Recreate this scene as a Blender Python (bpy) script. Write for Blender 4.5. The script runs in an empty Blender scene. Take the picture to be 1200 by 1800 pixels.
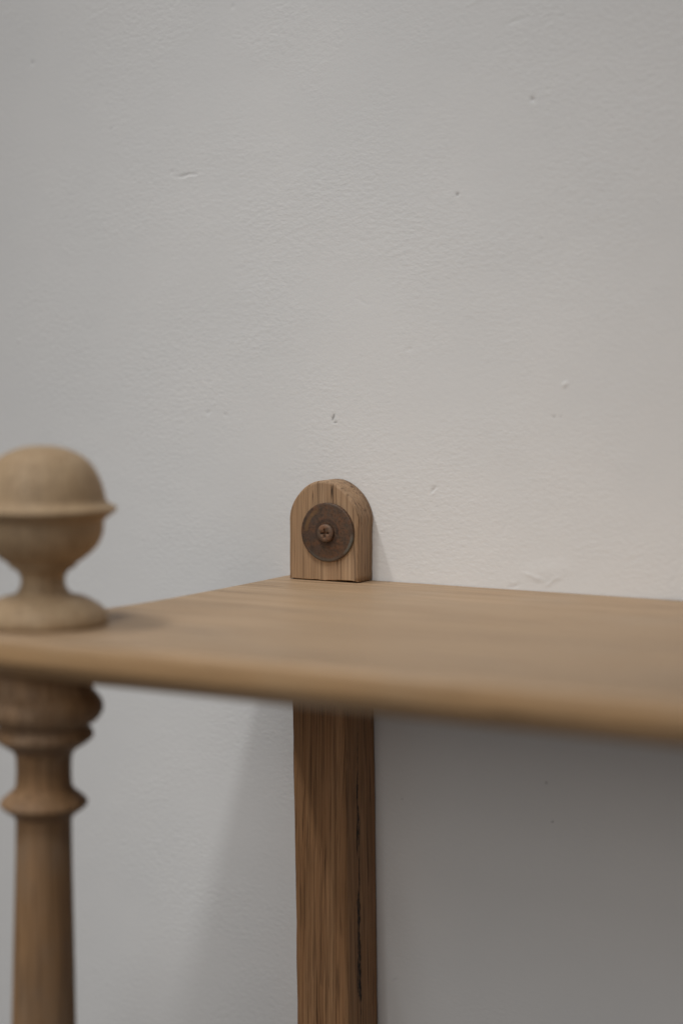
import bpy, bmesh, math, random
import numpy as np
from mathutils import Vector, Matrix, noise

# ------------------------------------------------------------------ camera
scene = bpy.context.scene
MM = 0.001
CAM = Vector((0.37793, -0.66256, 0.08738))
YAW, PITCH, ROLL = 0.4974, -0.0779, 0.0030
F_PX = 3101.55                                   # focal length in pixels of the 1800 px tall photograph
cd = bpy.data.cameras.new('camera')
cam = bpy.data.objects.new('camera', cd)
scene.collection.objects.link(cam)
scene.camera = cam
fw = Vector((-math.sin(YAW)*math.cos(PITCH), math.cos(YAW)*math.cos(PITCH), math.sin(PITCH)))
rt = Vector((math.cos(YAW), math.sin(YAW), 0)); up = rt.cross(fw)
r2 = rt*math.cos(ROLL)+up*math.sin(ROLL); u2 = -rt*math.sin(ROLL)+up*math.cos(ROLL)
M = Matrix((( r2.x, u2.x, -fw.x, CAM.x), (r2.y, u2.y, -fw.y, CAM.y), (r2.z, u2.z, -fw.z, CAM.z), (0, 0, 0, 1)))
cam.matrix_world = M
cd.sensor_fit = 'VERTICAL'; cd.sensor_height = 36; cd.sensor_width = 24
cd.lens = F_PX/1800*36
cd.clip_start = 0.02; cd.clip_end = 50
cd.dof.use_dof = True
cd.dof.focus_distance = 0.745
cd.dof.aperture_fstop = 3.5
cd.dof.aperture_blades = 0

# ------------------------------------------------------------------ world (dim room light) and lamps
world = bpy.data.worlds.new('World'); scene.world = world
world.use_nodes = True
bg = world.node_tree.nodes['Background']
bg.inputs['Color'].default_value = (1.0, 0.955, 0.985, 1); bg.inputs['Strength'].default_value = 0.07

def lamp(name, loc, target, sx, sy, power, col, spread):
    l = bpy.data.lights.new(name, 'AREA'); l.shape = 'RECTANGLE'; l.size = sx; l.size_y = sy
    l.energy = power; l.color = col; l.spread = math.radians(spread)
    o = bpy.data.objects.new(name, l); scene.collection.objects.link(o)
    o.location = loc
    # the long side runs away from the wall, the lamp faces the shelf
    d = (Vector(target)-Vector(loc)).normalized()
    n = Vector((0, 1, 0)).cross(Vector(loc)-Vector((-0.011, loc[1], 0))).normalized()   # plane through the board's left end
    din = (d-n*d.dot(n)).normalized(); y = n.cross(din); x = y.cross(-d)
    o.matrix_world = Matrix(((x.x, y.x, -d.x, loc[0]), (x.y, y.y, -d.y, loc[1]), (x.z, y.z, -d.z, loc[2]), (0, 0, 0, 1)))
    return o
H = 1.5
A0 = (0.1, -0.03, -0.03)
XL, XR = -0.011-0.325*H, -0.011+0.27*H
COOL, WARM, SOFT = (0.965, 0.99, 1.0), (1.0, 0.95, 0.89), (1.0, 0.975, 0.945)
lamp('front_fill_lamp', (0.1, -1.8, 0.4), (0.14, 0, -0.07), 1.5, 0.8, 0.68, WARM, 36)
lamp('ceiling_bounce_fill', (0.1, -1.0, 1.7), (0.1, -0.1, -0.10), 1.6, 1.0, 0.56, SOFT, 36)  # added soft fill standing in for light bounced off the ceiling
lamp('track_lamp', (XL, -3.3, H), (0.02, -0.03, -0.16), 0.06, 0.6, 0.13, COOL, 38)
lamp('track_lamp', (XL, -2.3, H), (0.04, -0.03, -0.14), 0.06, 0.6, 0.235, COOL, 34)
lamp('track_lamp', (XL, -0.9, H), A0, 0.06, 0.6, 0.11, COOL, 38)
lamp('track_lamp', (XL, -0.5, H), A0, 0.06, 0.5, 0.24, SOFT, 28)
lamp('side_track_lamp', (XR, -1.0, H), (-0.06, -0.03, -0.16), 0.13, 0.4, 0.17, COOL, 28)

vs = scene.view_settings
scene.display_settings.display_device = 'sRGB'
vs.view_transform = 'Standard'; vs.look = 'None'; vs.exposure = 0.0; vs.gamma = 1.0
vs.use_curve_mapping = False
scene.render.engine = 'CYCLES'
scene.render.resolution_x = 682; scene.render.resolution_y = 1024

# ------------------------------------------------------------------ material helpers
class NT:
    def __init__(s, name):
        s.m = bpy.data.materials.new(name); s.m.use_nodes = True
        s.t = s.m.node_tree; s.b = s.t.nodes['Principled BSDF']
        s.pos = s.t.nodes.new('ShaderNodeTexCoord').outputs['Object']
    def node(s, typ, **kw):
        n = s.t.nodes.new(typ)
        for k, v in kw.items(): setattr(n, k, v)
        return n
    def put(s, sock, v):
        if isinstance(v, bpy.types.NodeSocket): s.t.links.new(v, sock)
        else: sock.default_value = v
    def math(s, op, a, b=0.5, c=None, clamp=False):
        n = s.node('ShaderNodeMath', operation=op, use_clamp=clamp)
        s.put(n.inputs[0], a); s.put(n.inputs[1], b)
        if c is not None: s.put(n.inputs[2], c)
        return n.outputs[0]
    def map(s, scale=(1, 1, 1), loc=(0, 0, 0), rot=(0, 0, 0), vec=None):
        n = s.node('ShaderNodeMapping')
        s.put(n.inputs['Vector'], vec or s.pos)
        n.inputs['Location'].default_value = loc; n.inputs['Rotation'].default_value = rot; n.inputs['Scale'].default_value = scale
        return n.outputs[0]
    def noise(s, vec, scale=1, detail=3, rough=0.55, dist=0.0):
        n = s.node('ShaderNodeTexNoise'); s.put(n.inputs['Vector'], vec)
        n.inputs['Scale'].default_value = scale; n.inputs['Detail'].default_value = detail
        n.inputs['Roughness'].default_value = rough; n.inputs['Distortion'].default_value = dist
        return n.outputs['Fac']
    def ramp(s, v, lo, hi, a=0.0, b=1.0, smooth=True):
        n = s.node('ShaderNodeMapRange', interpolation_type='SMOOTHSTEP' if smooth else 'LINEAR')
        s.put(n.inputs['Value'], v); n.inputs['From Min'].default_value = lo; n.inputs['From Max'].default_value = hi
        n.inputs['To Min'].default_value = a; n.inputs['To Max'].default_value = b
        return n.outputs['Result']
    def mix(s, f, a, b, blend='MIX'):
        n = s.node('ShaderNodeMix', data_type='RGBA', blend_type=blend)
        s.put(n.inputs['Factor'], f)
        s.put(n.inputs[6], a if isinstance(a, bpy.types.NodeSocket) else (*a, 1))
        s.put(n.inputs[7], b if isinstance(b, bpy.types.NodeSocket) else (*b, 1))
        return n.outputs[2]
    def bump(s, h, strength=0.3, dist=0.001, normal=None):
        n = s.node('ShaderNodeBump'); s.put(n.inputs['Height'], h)
        n.inputs['Strength'].default_value = strength; n.inputs['Distance'].default_value = dist
        if normal: s.t.links.new(normal, n.inputs['Normal'])
        return n.outputs['Normal']
    def done(s, col, rough=0.6, normal=None, metallic=0.0, spec=0.5):
        s.put(s.b.inputs['Base Color'], col if isinstance(col, bpy.types.NodeSocket) else (*col, 1))
        s.put(s.b.inputs['Roughness'], rough); s.put(s.b.inputs['Metallic'], metallic)
        s.b.inputs['Specular IOR Level'].default_value = spec
        if normal: s.t.links.new(normal, s.b.inputs['Normal'])
        return s.m

def axis_scale(axis, across, along):
    return tuple(along if i == axis else across for i in range(3))

def wood(name, axis, light, dark, pore, seed=0.0, pores=1.0, grey=0.3, cracks=(), fig=1.0, rough=0.62, spec=0.3, streaks=1.0, streak_scale=470, along=1.0, lines=0.5, fine=1.0, edge=None):
    """oak: fibres and open pores running along one axis of the piece"""
    n = NT(name)
    off = (seed*1.37, seed*0.71, seed*2.13)
    wob = n.noise(n.map(axis_scale(axis, 22, 9), off), 1, 2)
    w = n.math('MULTIPLY', n.math('SUBTRACT', wob, 0.5), 0.0035)
    cv = n.node('ShaderNodeCombineXYZ')
    for i in range(3):
        n.put(cv.inputs[i], w if i != axis else 0.0)
    va = n.node('ShaderNodeVectorMath', operation='ADD')
    n.put(va.inputs[0], n.pos); n.put(va.inputs[1], cv.outputs[0])
    P = va.outputs[0]
    rings = n.noise(n.map(axis_scale(axis, 210*fine, 3.0), off, vec=P), 1, 3, 0.6)
    broad = n.noise(n.map(axis_scale(axis, 38, 7), off, vec=P), 1, 3, 0.5)
    fibre = n.noise(n.map(axis_scale(axis, 1100, 16*along), off, vec=P), 1, 3, 0.65)
    streak = n.noise(n.map(axis_scale(axis, streak_scale, 6.5*along), (seed-7, seed+2, seed+6), vec=P), 1, 3, 0.6)
    porev = n.noise(n.map(axis_scale(axis, 780, 15*along), (seed+5, seed-3, seed+9), vec=P), 1, 2, 0.5)
    col = n.mix(n.ramp(rings, 0.32, 0.68), light, dark)
    col = n.mix(n.ramp(broad, 0.35, 0.7, 0, 0.55*fig), col, tuple(0.5*(a+b)*0.86 for a, b in zip(light, dark)))
    g = sum(light)/3
    col = n.mix(n.ramp(n.noise(n.map(axis_scale(axis, 30, 18), (seed+11, 3, seed)), 1, 4, 0.6), 0.45, 0.75, 0, grey), col, (g*1.05, g*0.98, g*0.86))
    col = n.mix(n.ramp(fibre, 0.3, 0.72, 0.0, 0.42), col, tuple(c*0.55 for c in dark))
    col = n.mix(n.ramp(streak, 0.44, 0.66, 0.0, 0.62*streaks), col, tuple(c*0.50 for c in dark))
    gl = n.noise(n.map(axis_scale(axis, 300*fine, 3.2*along), (seed+1, seed+8, seed-2), vec=P), 1, 2, 0.5)
    gl2 = n.noise(n.map(axis_scale(axis, 170, 14), (seed-4, seed, seed+3)), 1, 3, 0.6)
    lm = n.math('MULTIPLY', n.ramp(n.math('ABSOLUTE', n.math('SUBTRACT', gl, 0.5)), 0.004, 0.030, 1, 0), n.ramp(gl2, 0.38, 0.6, 0.15, 1.0))
    lm = n.math('MULTIPLY', lm, lines)
    col = n.mix(lm, col, tuple(c*0.30 for c in dark))
    pm = n.math('MULTIPLY', n.ramp(porev, 0.57, 0.68), n.ramp(rings, 0.38, 0.6, 0.25, 1.0))
    pm = n.math('MULTIPLY', pm, pores)
    col = n.mix(pm, col, pore)
    h = n.math('SUBTRACT', n.math('MULTIPLY', fibre, 0.5), n.math('ADD', n.math('MULTIPLY', pm, 0.9), n.math('MULTIPLY', lm, 0.6)))
    if edge:                                     # the rubbed edge keeps its raw oak colour, the top has greyed
        se = n.node('ShaderNodeSeparateXYZ'); n.put(se.inputs[0], n.pos)
        jag = n.math('MULTIPLY', n.math('SUBTRACT', broad, 0.5), 0.003)
        col = n.mix(n.ramp(n.math('ADD', se.outputs[2], jag), -0.0035, -0.0002, 1, 0), col, n.mix(1.0, col, edge, 'MULTIPLY'))
    # open checks: (axis across, centre mm, half width mm, z from, z to, seed, wander mm, breakup)
    sep = n.node('ShaderNodeSeparateXYZ'); n.put(sep.inputs[0], n.pos)
    for (ax, c, hw, z0, z1, sd, wander, brk) in cracks:
        wz = n.noise(n.map(axis_scale(axis, 60, 45), (sd, sd*2, sd*3)), 1, 4, 0.65)
        d = n.math('ABSOLUTE', n.math('ADD', n.math('SUBTRACT', sep.outputs[ax], c*MM), n.math('MULTIPLY', n.math('SUBTRACT', wz, 0.5), wander*MM)))
        wv = n.noise(n.map((40, 40, 55), (sd+4, sd, sd)), 1, 3, 0.6)
        width = n.math('MULTIPLY', n.ramp(wv, 0.34, 0.66, 0.22, 1.0), hw*MM)
        k = n.ramp(n.math('DIVIDE', d, width), 0.55, 1.1, 1, 0)
        k = n.math('MULTIPLY', k, n.ramp(sep.outputs[axis], z0*MM, (z0+6)*MM))
        k = n.math('MULTIPLY', k, n.ramp(sep.outputs[axis], (z1-3)*MM, z1*MM, 1, 0))
        if brk:
            k = n.math('MULTIPLY', k, n.ramp(n.noise(n.map((1500, 1500, 420), (sd, 1, 2)), 1, 2, 0.6), 0.36, 0.56, 0.35, 1.0))
        col = n.mix(n.math('MULTIPLY', k, 0.92), col, (0.012, 0.008, 0.006))
        h = n.math('SUBTRACT', h, n.math('MULTIPLY', k, 1.6))
    return n.done(col, n.ramp(fibre, 0.3, 0.7, rough-0.06, rough+0.12), n.bump(h, 0.55, 0.00035), spec=spec)

# ------------------------------------------------------------------ mesh helpers
def link(name, bm, mat, parent=None, smooth=True):
    bmesh.ops.recalc_face_normals(bm, faces=bm.faces[:])
    me = bpy.data.meshes.new(name); bm.to_mesh(me); bm.free()
    for p in me.polygons: p.use_smooth = smooth
    me.materials.append(mat)
    o = bpy.data.objects.new(name, me); scene.collection.objects.link(o)
    if parent: o.parent = parent
    return o

def lathe(name, prof, mat, parent, centre, seg=96, caps=True):
    """prof: list of (r, z) in mm from top to bottom"""
    bm = bmesh.new(); rows = []
    for r, z in prof:
        if r < 1e-4:
            rows.append([bm.verts.new((centre[0], centre[1], z*MM))]); continue
        rows.append([bm.verts.new((centre[0]+r*MM*math.cos(2*math.pi*i/seg), centre[1]+r*MM*math.sin(2*math.pi*i/seg), z*MM)) for i in range(seg)])
    for a, b in zip(rows, rows[1:]):
        for i in range(seg):
            j = (i+1) % seg
            if len(a) == 1: bm.faces.new((a[0], b[i], b[j]))
            elif len(b) == 1: bm.faces.new((a[i], b[0], a[j]))
            else: bm.faces.new((a[i], b[i], b[j], a[j]))
    if caps:
        if len(rows[0]) > 1: bm.faces.new(rows[0])
        if len(rows[-1]) > 1: bm.faces.new(rows[-1])
    return link(name, bm, mat, parent)

def catmull(pts, n=5):
    out = []
    for i in range(len(pts)-1):
        p0 = pts[max(i-1, 0)]; p1 = pts[i]; p2 = pts[i+1]; p3 = pts[min(i+2, len(pts)-1)]
        for k in range(n):
            t = k/n
            out.append(tuple(0.5*((2*b)+(-a+c)*t+(2*a-5*b+4*c-d)*t*t+(-a+3*b-3*c+d)*t**3) for a, b, c, d in zip(p0, p1, p2, p3)))
    out.append(pts[-1]); return out

# ------------------------------------------------------------------ wall
def wall_material():
    n = NT('painted_plaster')
    fine = n.noise(n.map((420, 420, 420), rot=(0, 0.5, 0)), 1, 2, 0.6, 0.3)
    grain = n.noise(n.map((330, 330, 640), (7, 2, 4), rot=(0, 0.55, 0)), 1, 1, 0.5)
    patch = n.ramp(n.noise(n.map((17, 17, 17), (4, 9, 1)), 1, 3, 0.6), 0.36, 0.66, 0.35, 1.25)
    h = n.math('MULTIPLY', n.math('ADD', fine, grain), patch)
    tint = n.noise(n.map((16, 16, 16), (9, 4, 2)), 1, 3, 0.55)
    col = n.mix(n.ramp(tint, 0.3, 0.7), (0.730, 0.727, 0.720), (0.750, 0.743, 0.733))
    at = n.node('ShaderNodeAttribute', attribute_name='stain')
    col = n.mix(at.outputs['Fac'], col, (0.07, 0.055, 0.05))
    return n.done(col, 0.75, n.bump(h, 1.0, WALL_GRAIN*0.001), spec=0.25)
WALL_GRAIN = 0.115

# real dents, scratches and lumps in the plaster: x, z, half length, half height (mm), tilt, depth mm (+ is a pit), stain
MARKS = [
    (-67.5, 177.0, 0.9, 0.7, 0.5, 0.30, 0), (-59.5, 175.3, 7.0, 0.55, 0.06, 0.38, 0.14), (-57, 174.2, 6, 0.5, 0.06, -0.15, 0),
    (104.0, 196.5, 0.9, 1.2, 0.2, 0.5, 0.2), (71.5, 160.5, 1.0, 0.7, -0.6, 0.35, 0.5),
    (14.3, 69.0, 0.55, 1.7, 0.15, 0.5, 0.95), (15.4, 66.9, 1.3, 0.55, -0.3, 0.3, 0.6), (16.8, 68.9, 0.4, 0.4, 0, 0.1, 0.5),
    (119.5, 83.5, 1.7, 1.1, 0.5, -0.35, 0), (114.5, 70.5, 0.8, 0.6, 0, 0.25, 0.3), (117.5, 70.5, 0.6, 0.5, 0, 0.2, 0.3),
    (61.5, 39.6, 2.2, 0.5, 0.8, 0.35, 0.15), (62.0, 38.0, 1.6, 0.5, 0.8, -0.25, 0),
    (-40, 69.5, 1.6, 0.6, -0.3, 0.25, 0.1), (-49, 70.0, 1.0, 0.8, 0.4, 0.25, 0), (-46, 74.0, 0.8, 0.8, 0.4, -0.2, 0),
    (23, 149, 5, 0.6, -0.35, 0.07, 0), (26, 144, 6, 0.6, -0.3, 0.07, 0), (28, 118, 5, 0.7, -0.4, 0.07, 0), (24, 126, 4, 0.5, 0.4, 0.06, 0),
    (107, 5.5, 6, 0.8, -0.25, -0.22, 0), (115, 4.5, 5, 0.8, 0.6, -0.18, 0), (98, 1.5, 4, 0.7, 0.3, 0.2, 0.1),
    (94, 25, 3, 0.8, 1.2, 0.12, 0), (50, 98, 2.0, 1.0, 0.6, 0.12, 0), (112, 8, 12, 4.5, 0.2, -0.2, 0),
    (-145, 231, 1.2, 1.0, 0.3, 0.3, 0.1), (-36, 246, 1.2, 1.4, 0.3, 0.2, 0), (96, 228, 7, 0.7, 0.2, 0.12, 0), (80, 238, 8, 0.8, 0.35, -0.1, 0),
    (-101, 198, 0.6, 0.6, 0, 0.2, 0.25), (113, -78, 0.6, 0.6, 0, 0.25, 0.5), (116, -94, 0.6, 0.6, 0, 0.25, 0.5), (48, -93, 0.5, 0.5, 0, 0.25, 0.4),
    (45, -172, 2.2, 0.6, 0.6, 0.2, 0.1), (-155, 103, 1.1, 1.0, 0.3, -0.2, 0),
]
def build_wall():
    rng = np.random.default_rng(5)
    far = np.array([0.3, 0.45, 0.8, 1.4, 2.0])
    xs = np.concatenate([-far[::-1], np.arange(-0.215, 0.2151, 0.00065), far])
    zs = np.concatenate([-far[::-1]*0.9-0.02, np.arange(-0.262, 0.2951, 0.00065), far+0.05])
    X, Z = np.meshgrid(xs*1000, zs*1000, indexing='ij')
    hgt = np.zeros_like(X); st = np.zeros_like(X)
    def vnoise(cell, seed):                      # smooth value noise, cell in mm
        r = np.random.default_rng(seed).random((256, 256))
        u, v = X/cell+97.3, Z/cell+61.7
        i, j = np.floor(u).astype(int), np.floor(v).astype(int)
        f, g = u-i, v-j
        f = f*f*f*(f*(f*6-15)+10); g = g*g*g*(g*(g*6-15)+10)
        R = lambda a, b: r[a % 256, b % 256]
        return (R(i, j)*(1-f)+R(i+1, j)*f)*(1-g)+(R(i, j+1)*(1-f)+R(i+1, j+1)*f)*g-0.5
    inside = (np.abs(X) < 216) & (Z > -263) & (Z < 296)
    hgt += 0.9*vnoise(120, 1)+0.20*vnoise(42, 2)
    hgt += inside*(0.05*vnoise(15, 3)+0.022*vnoise(6.5, 4)+0.012*vnoise(3.1, 6))
    wx = 0.9*vnoise(2.6, 7)+0.5*vnoise(1.4, 9); wz = 0.9*vnoise(2.6, 8)+0.5*vnoise(1.4, 10)
    for (x, z, a, b, tilt, dep, dk) in MARKS:
        dx, dz = X-x+wx, Z-z+wz
        c, s_ = math.cos(tilt), math.sin(tilt)
        q = np.hypot((dx*c+dz*s_)/a, (-dx*s_+dz*c)/b)
        f = np.clip(1-(q-0.1)/1.2, 0, 1); f = f*f*(3-2*f)
        hgt -= 1.0*f*dep
        if dk: st = np.maximum(st, dk*np.clip(1-q, 0, 1)**0.6*(q < 1))
    nx, nz = X.shape
    co = np.stack([X*0.001, -hgt*0.001, Z*0.001], -1).reshape(-1, 3)
    co[:, 1] -= co[:, 1].mean()
    idx = np.arange(nx*nz).reshape(nx, nz)
    q = np.stack([idx[:-1, :-1], idx[1:, :-1], idx[1:, 1:], idx[:-1, 1:]], -1).reshape(-1, 4)
    me = bpy.data.meshes.new('wall')
    me.vertices.add(len(co)); me.vertices.foreach_set('co', co.ravel())
    me.loops.add(q.size); me.loops.foreach_set('vertex_index', q.ravel().astype(np.int32))
    me.polygons.add(len(q)); me.polygons.foreach_set('loop_start', np.arange(0, q.size, 4, dtype=np.int32))
    me.polygons.foreach_set('use_smooth', np.ones(len(q), dtype=bool))
    at = me.attributes.new('stain', 'FLOAT', 'POINT'); at.data.foreach_set('value', st.ravel().astype(np.float32))
    me.update(calc_edges=True)
    me.materials.append(wall_material())
    o = bpy.data.objects.new('wall', me); scene.collection.objects.link(o)
    return o
wall = build_wall()
wall['kind'] = 'structure'
wall['label'] = 'off-white painted plaster wall with fine roller texture and small dents'

# ------------------------------------------------------------------ the shelf unit
shelf = bpy.data.objects.new('wall_shelf', None); scene.collection.objects.link(shelf)
shelf.empty_display_size = 0.05
shelf['label'] = 'oak wall shelf with turned corner spindle and rusty screw fixing'
shelf['category'] = 'shelf'

OAK_L, OAK_D, OAK_P = (0.36, 0.250, 0.158), (0.285, 0.185, 0.108), (0.060, 0.036, 0.021)
m_board = wood('shelf_oak', 0, (0.565, 0.39, 0.238), (0.485, 0.322, 0.187), (0.17, 0.10, 0.052), 1.3, 0.45, 0.18, rough=0.48, spec=0.42, streaks=0.75, fig=1.1, lines=0.6, edge=(1.12, 1.02, 0.85))
m_tab = wood('tab_oak', 2, (0.53, 0.343, 0.198), (0.425, 0.257, 0.14), (0.06, 0.034, 0.018), 6.9, 0.5, 0.15, streaks=0.65, streak_scale=900, along=1.2, lines=0.8, fine=1.3,
             cracks=[(0, 20.8, 0.8, 33.0, 41.4, 2.2, 0.8, False), (0, 11.6, 0.28, 30, 39, 5.1, 0.6, False)])
m_post = wood('post_oak', 2, (0.54, 0.300, 0.145), (0.44, 0.225, 0.10), (0.06, 0.03, 0.013), 2.7, 0.6, 0.06, fig=0.3, streak_scale=1150, along=1.6, lines=0.65, fine=1.7,
              cracks=[(1, -16.0, 0.9, -195, -62, 3.3, 5.0, True), (1, -16.6, 2.0, -180, -128, 3.3, 5.0, True), (1, -17.0, 1.2, -118, -78, 6.4, 3.0, True)])
m_finial = wood('finial_oak', 2, (0.50, 0.36, 0.22), (0.425, 0.29, 0.167), (0.22, 0.14, 0.075), 9.2, 0.35, 0.1, streaks=0.5, lines=0.35, fig=0.6)
m_spindle = wood('spindle_oak', 2, (0.415, 0.245, 0.122), (0.33, 0.185, 0.087), (0.11, 0.058, 0.027), 9.2, 0.7, 0.45)

SX, SY = -0.0052, -0.1746
T = 15.2                                        # board thickness, mm
DEPTH = 204.6
# outline of the board, mm, counter-clockwise from the wall corner
SXm, SYm = SX*1000, SY*1000
left = [(-10.3, -0.6), (-10.0, -30), (-9.9, -62), (-10.6, -92), (-13.2, -122), (-19.5, -143), (-28.5, -156), (-34.0, -170), (-33.5, -184), (-27.0, -197), (-15, -203.2), (0, -204.6)]
out = catmull(left, 4)
front = []
xs = 0
while xs < 560:
    xs += 12
    front.append((xs, -DEPTH+0.35*noise.noise(Vector((xs*0.03, 1.7, 0)))))
rightc = [(560+x, y) for x, y in [(9, -203.5), (21, -197), (27, -184), (27.5, -170), (22, -156), (13, -143), (7, -122), (4, -92), (3.5, -30), (3.8, -0.6)]]
back = [(560-x, -0.6) for x in range(20, 560, 20)]
poly = out + front + catmull(rightc, 3) + back
N = len(poly)
def inset_outline(k):
    o = []
    for i, (x, y) in enumerate(poly):
        if y > -1.0:
            sgn = 1 if abs(x-poly[0][0]) < 1e-6 else (-1 if i == N-len(back)-1 else 0)
            o.append((x+sgn*k, y)); continue
        (xa, ya), (xb, yb) = poly[i-1], poly[(i+1) % N]
        dx, dy = xb-xa, yb-ya; l = math.hypot(dx, dy) or 1
        o.append((x-dy/l*k, y+dx/l*k))
    return o
bm = bmesh.new()
EDGE = [(3.6, 0.0), (2.3, -0.25), (1.3, -0.85), (0.6, -1.9), (0.2, -3.4), (0.0, -5.6), (0.06, -8.2), (0.6, -9.4), (1.9, -10.8), (3.7, -12.2), (5.8, -13.6), (8.0, -14.7), (9.8, -T)]
rows = []
for k, z in EDGE:
    ol = inset_outline(k)
    w_ = 0.16 if 0 < -z < T else 0.0
    rows.append([bm.verts.new(((x+w_*noise.noise(Vector((x*0.08, y*0.08, z))))*MM, (y+(w_*1.6*noise.noise(Vector((x*0.06, y*0.06, 7+z*0.3))) if y < -2 else 0))*MM, z*MM)) for x, y in ol])
for a, b in zip(rows, rows[1:]):
    for i in range(N):
        j = (i+1) % N; bm.faces.new((a[i], b[i], b[j], a[j]))
bm.faces.new(rows[0]); bm.faces.new(rows[-1])
board = link('shelf_board', bm, m_board, shelf)
for p in board.data.polygons:                    # the broad faces stay flat, the worn edges are round
    if len(p.vertices) > 4: p.use_smooth = False

# --- rear post, slightly out of plumb, edges worn
def post():
    bm = bmesh.new()
    x0, x1, y0, y1 = 8.6, 33.4, -27.0, -0.4      # at z = 0; mm
    lean = 0.0188
    def ring(z):
        c = []
        def corner(cx, cy, a0, r, n=4):
            for k in range(n+1):
                a = math.radians(a0+90*k/n); c.append((cx+r*math.cos(a), cy+r*math.sin(a)))
        wear = 1.5+0.9*noise.noise(Vector((z*0.03, 4.4, 0)))
        wl = 0.8+0.4*noise.noise(Vector((z*0.05, 9.4, 0)))
        corner(x0+wl, y0+wl, 180, wl); corner(x1-wear, y0+wear, 270, wear)
        corner(x1-0.5, y1-0.5, 0, 0.5); corner(x0+0.5, y1-0.5, 90, 0.5)
        vs = []
        for x, y in c:
            nx = 0.22*noise.noise(Vector((x*0.2, y*0.2, z*0.045)))+0.08*noise.noise(Vector((x*0.4, y*0.4+3, z*0.2)))
            sx = -lean*z
            vs.append(bm.verts.new(((x+nx+sx)*MM, (y+(nx if y < -5 else 0))*MM, z*MM)))
        return vs
    zs = [-T+0.6-2.0*i for i in range(200)]
    rows = [ring(z) for z in zs]
    for a, b in zip(rows, rows[1:]):
        for i in range(len(a)):
            j = (i+1) % len(a); bm.faces.new((a[i], b[i], b[j], a[j]))
    bm.faces.new(rows[0]); bm.faces.new(rows[-1])
    return link('rear_post', bm, m_post, shelf)
rear = post()

# --- arched tab with the screw
def tab():
    bm = bmesh.new()
    W, D, R, top = 33.2, 13.4, 16.6, 42.4
    zc = top-R
    prof = []
    nb = 22
    for i in range(nb+1):                        # ragged saw-cut foot, lifting a little to the right
        x = W*i/nb
        lift = 0.30+0.5*max(0, min(1, (i/nb-0.55)*4))*(1 if i/nb < 0.97 else 0.3)+0.22*noise.noise(Vector((x*0.9, 2.2, 0)))
        prof.append((x, max(lift, 0.12)))
    for i in range(1, 9): prof.append((W+0.15*noise.noise(Vector((i*0.7, 0, 0))), zc*i/9))
    for i in range(0, 41):
        a = math.pi*i/40
        rr = R+0.35*noise.noise(Vector((math.cos(a)*1.6, math.sin(a)*1.6, 5)))+0.25*math.cos(4*a)
        prof.append((W/2+rr*math.cos(a), zc+rr*math.sin(a)*1.0))
    for i in range(8, 0, -1): prof.append((0.15*noise.noise(Vector((i*0.7, 5, 0))), zc*i/9))
    # rows from front to back, front edge rounded over
    def inset(k):                                # move points towards the middle line
        o = []
        for x, z in prof:
            cx, cz = W/2, min(z, zc)
            dx, dz = x-cx, z-cz
            l = math.hypot(dx, dz) or 1
            if z < 1.6: o.append((cx+dx*(1-k/max(abs(dx), 6)), z+0.3*k))
            else: o.append((x-dx/l*k, z-dz/l*k))
        return o
    rows = []
    for k, y in ((1.3, -D), (0.85, -D+0.1), (0.5, -D+0.28), (0.22, -D+0.6), (0.05, -D+1.1), (0.0, -D+1.6), (0.0, -D/2), (-0.1, -0.5)):
        sh = 0.0
        rows.append([bm.verts.new((x*MM, y*MM, z*MM)) for x, z in inset(k)])
    for a, b in zip(rows, rows[1:]):
        for i in range(len(a)):
            j = (i+1) % len(a); bm.faces.new((a[i], b[i], b[j], a[j]))
    f0 = bm.faces.new(rows[0]); bm.faces.new(rows[-1])
    o = link('mounting_tab', bm, m_tab, shelf)
    for p in o.data.polygons:
        if len(p.vertices) > 4: p.use_smooth = False
    return o
tabo = tab()

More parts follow.
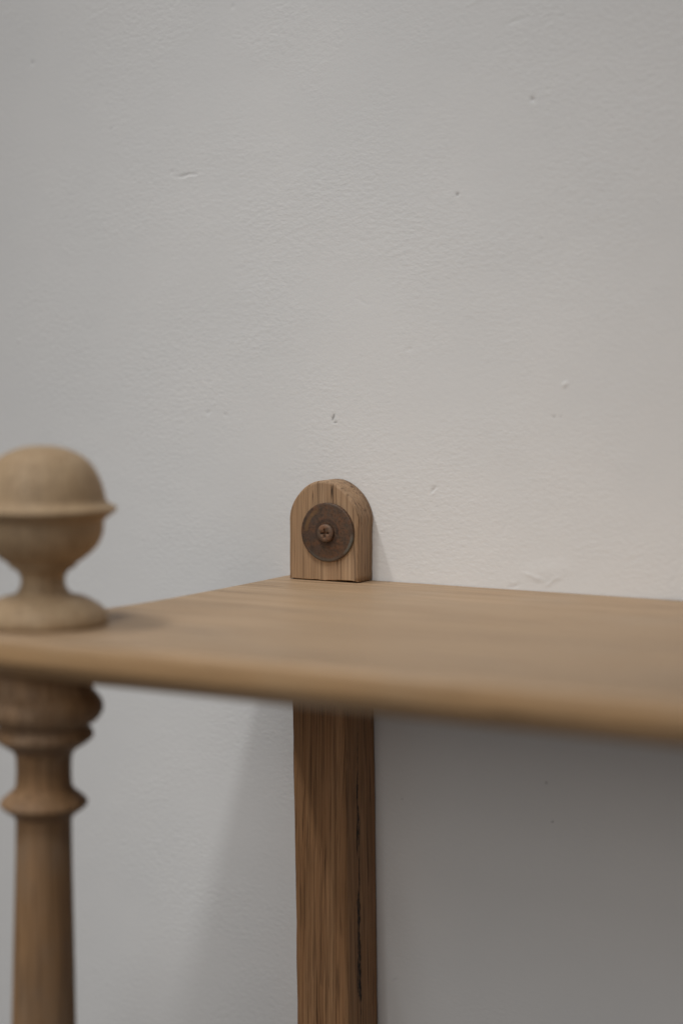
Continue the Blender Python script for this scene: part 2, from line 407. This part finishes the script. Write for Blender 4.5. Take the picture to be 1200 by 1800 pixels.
# --- rusty washer and cross-head screw
def rust(name, base, seed, arc):
    n = NT(name)
    a = n.noise(n.map((260,)*3, (seed, 0, 1)), 1, 5, 0.65)
    b = n.noise(n.map((900,)*3, (seed, 4, 1)), 1, 4, 0.7)
    c = n.noise(n.map((120,)*3, (seed+3, 4, 1)), 1, 3, 0.6)
    col = n.mix(n.ramp(a, 0.35, 0.68), base, tuple(x*y for x, y in zip(base, (1.75, 1.25, 0.95))))
    col = n.mix(n.ramp(b, 0.44, 0.68, 0, 0.6), col, tuple(x*0.38 for x in base))
    col = n.mix(n.ramp(c, 0.5, 0.72, 0, 0.6), col, (0.085, 0.062, 0.050))
    rough = n.ramp(a, 0.3, 0.7, 0.48, 0.75)
    if arc:
        m = n.node('ShaderNodeMapping', vector_type='TEXTURE'); n.put(m.inputs[0], n.pos)
        m.inputs['Location'].default_value = (WX*MM, 0, WZ*MM); m.inputs['Scale'].default_value = (0.0125, 0.3, 0.0125)
        sp = n.node('ShaderNodeSeparateXYZ'); n.put(sp.inputs[0], m.outputs[0])
        ln = n.math('SQRT', n.math('ADD', n.math('MULTIPLY', sp.outputs[0], sp.outputs[0]), n.math('MULTIPLY', sp.outputs[2], sp.outputs[2])))
        ang = n.math('ARCTAN2', sp.outputs[2], sp.outputs[0])
        # worn orange arc on the upper left
        d = n.math('ABSOLUTE', n.math('SUBTRACT', ln, 0.80))
        k = n.math('MULTIPLY', n.ramp(d, 0.03, 0.10, 1, 0), n.ramp(n.math('ABSOLUTE', n.math('SUBTRACT', ang, 2.6)), 0.3, 0.75, 1, 0))
        k = n.math('MULTIPLY', k, n.ramp(b, 0.3, 0.6, 0.3, 0.9))
        col = n.mix(n.math('MULTIPLY', k, 0.85), col, (0.22, 0.120, 0.052))
        # bare grey-green metal on the lower right rim
        k = n.math('MULTIPLY', n.ramp(ln, 0.88, 0.96), n.ramp(n.math('ABSOLUTE', n.math('ADD', ang, 0.45)), 0.2, 0.5, 1, 0))
        k2 = n.math('MULTIPLY', n.ramp(ln, 0.84, 0.97), n.ramp(n.math('ABSOLUTE', n.math('ADD', ang, 1.7)), 0.3, 1.0, 0.6, 0))
        col = n.mix(n.math('MULTIPLY', n.math('MAXIMUM', k, k2), 0.85), col, (0.16, 0.16, 0.138))
        # shade in the dip round the screw, painted as a dark ring
        k = n.ramp(n.math('ABSOLUTE', n.math('SUBTRACT', ln, 0.40)), 0.02, 0.09, 1, 0)
        col = n.mix(n.math('MULTIPLY', k, n.ramp(a, 0.35, 0.6, 0.1, 0.6)), col, (0.028, 0.022, 0.02))
    h = n.math('ADD', n.math('MULTIPLY', a, 0.6), n.math('MULTIPLY', b, 0.35))
    return n.done(col, rough, n.bump(h, 0.6, 0.0004), metallic=0.25, spec=0.4)
WX, WY, WZ = 19.3, -13.4, 21.0
m_washer = rust('rusty_washer', (0.092, 0.061, 0.041), 1.0, True)
m_screw = rust('rusty_screw', (0.135, 0.095, 0.068), 3.0, False)

def disc_rows(rows_def, cx, cz, seg, bm, wob=0.0):
    rows = []
    for r, y in rows_def:
        rows.append([bm.verts.new(((cx+r*(1+wob*noise.noise(Vector((math.cos(2*math.pi*i/seg)*1.5, math.sin(2*math.pi*i/seg)*1.5, 1))))*math.cos(2*math.pi*i/seg))*MM, y*MM,
                                   (cz+r*(1+wob*noise.noise(Vector((math.cos(2*math.pi*i/seg)*1.5, math.sin(2*math.pi*i/seg)*1.5, 1))))*math.sin(2*math.pi*i/seg))*MM)) for i in range(seg)])
    for a, b in zip(rows, rows[1:]):
        for i in range(seg):
            j = (i+1) % seg; bm.faces.new((a[i], b[i], b[j], a[j]))
    return rows
bm = bmesh.new()
# washer: flat penny washer, dished slightly at the hole
rows = disc_rows([(2.7, WY-0.3), (2.7, WY-1.25), (3.0, WY-1.5), (4.2, WY-1.62), (5.1, WY-1.45), (11.6, WY-1.55), (12.25, WY-1.45), (12.5, WY-1.15), (12.5, WY-0.35), (12.3, WY-0.08), (3.0, WY-0.08), (2.7, WY-0.3)], WX, WZ, 72, bm, 0.008)
washer = link('washer', bm, m_washer, tabo)

bm = bmesh.new()
HX, HZ = WX-0.1, WZ-0.3
ARM, HW = 2.1, 0.50
phi = math.atan2(HW, ARM)
ANG = []
for q in range(4):
    for t in (0, phi*0.5, phi, phi+(math.pi/4-phi)*0.35, phi+(math.pi/4-phi)*0.7, math.pi/4):
        ANG.append(q*math.pi/2+t)
    for t in (phi+(math.pi/4-phi)*0.7, phi+(math.pi/4-phi)*0.35, phi, phi*0.5):
        ANG.append(q*math.pi/2+math.pi/2-t)
seg = len(ANG); TURN = 0.07
def sring(rf, y):
    return [bm.verts.new(((HX+rf(a)*math.cos(a+TURN))*MM, y*MM, (HZ+rf(a)*math.sin(a+TURN))*MM)) for a in ANG]
def cross(k, h):
    def f(a):
        c, s_ = abs(math.cos(a)), abs(math.sin(a)); m1, m2 = max(c, s_), min(c, s_)
        return min(ARM*k/m1, HW*h/m2 if m2 > 1e-6 else 1e9)
    return f
YF = WY-3.45                                     # face of the head
rows = [sring((lambda a, r=r: r), y) for r, y in [(1.9, WY+4), (1.9, WY-1.55), (3.72, WY-1.66), (3.85, WY-2.0), (3.82, WY-2.7), (3.62, WY-3.12), (3.2, WY-3.36), (2.6, YF)]]
rows += [sring(cross(1.0, 1.0), YF), sring(cross(0.96, 0.9), YF+0.12), sring(cross(0.75, 0.75), YF+1.3)]
for a, b in zip(rows, rows[1:]):
    for i in range(seg):
        j = (i+1) % seg; bm.faces.new((a[i], b[i], b[j], a[j]))
bm.faces.new(rows[-1])
screw = link('screw', bm, m_screw, tabo)

# --- turned spindle below the board and finial above
def zpx(y): return (1097.0-y)/5.00               # photograph row to mm at the spindle's distance (z = 0 on the board)
K = 0.2167/5.03
fin = [(0, 115), (90, 118), (180, 135), (256, 162), (320, 196), (375, 240), (420, 296), (455, 360), (482, 430), (500, 500), (511, 548)]
prof = [(r*K, zpx(760+y*0.2167)) for r, y in catmull(fin, 3)]
def pts(lst): return [(r*K, zpx(760+y*0.2167)) for r, y in lst]
prof += pts([(522, 566), (545, 582), (575, 596), (596, 607), (602, 616), (598, 628), (582, 645), (552, 668), (522, 690), (503, 706), (494, 722)])
prof += pts(catmull([(492, 735), (491, 790), (476, 850), (450, 905), (405, 960), (340, 1015), (290, 1050)], 3))
prof += pts([(276, 1056), (262, 1060), (262, 1066), (272, 1072), (268, 1082), (256, 1092), (232, 1101)])
prof += pts(catmull([(212, 1115), (186, 1150), (176, 1195), (184, 1245), (215, 1295), (270, 1322), (335, 1334)], 3))
prof += pts(catmull([(345, 1338), (410, 1372), (470, 1412), (508, 1456), (522, 1502), (520, 1535), (505, 1552)], 3))
zb = prof[-1][1]
prof += [(21.0, 0.9), (20.2, 0.45), (19.6, 0.12)]
prof = [(r, max(z, 0.12)) for r, z in prof]
K2 = 0.372/5.03
def pts2(lst): return [(r*K2, zpx(1130+y*0.372)) for r, y in lst]
low = [(236*K2, -T+0.35)]
low += pts2(catmull([(232, 222), (252, 245), (273, 272), (281, 302), (274, 334), (250, 365), (218, 383)], 3))
low += pts2([(210, 388), (209, 394), (222, 408), (233, 424), (236, 437), (230, 450), (212, 466), (185, 484), (160, 500), (145, 512), (137, 526)])
low += pts2(catmull([(132, 545), (130, 600), (132, 660), (137, 688)], 2))
low += pts2([(150, 704), (172, 722), (195, 742), (206, 756), (208, 764), (202, 775), (185, 790), (165, 804), (146, 818), (135, 832)])
low += pts2([(132, 850), (133, 950), (136, 1100), (141, 1300), (147, 1550), (152, 1800), (158, 2100), (163, 2400), (167, 2800), (169, 3300), (170, 3900)])
spindle = lathe('spindle', low, m_spindle, shelf, (SX, SY), 96)
for v in spindle.data.vertices:                  # the turned post leans a little
    v.co.x += 0.0125*(v.co.z+0.013)
finial = lathe('finial', prof, m_finial, spindle, (SX, SY), 112)
print('spindle foot z', low[-1])
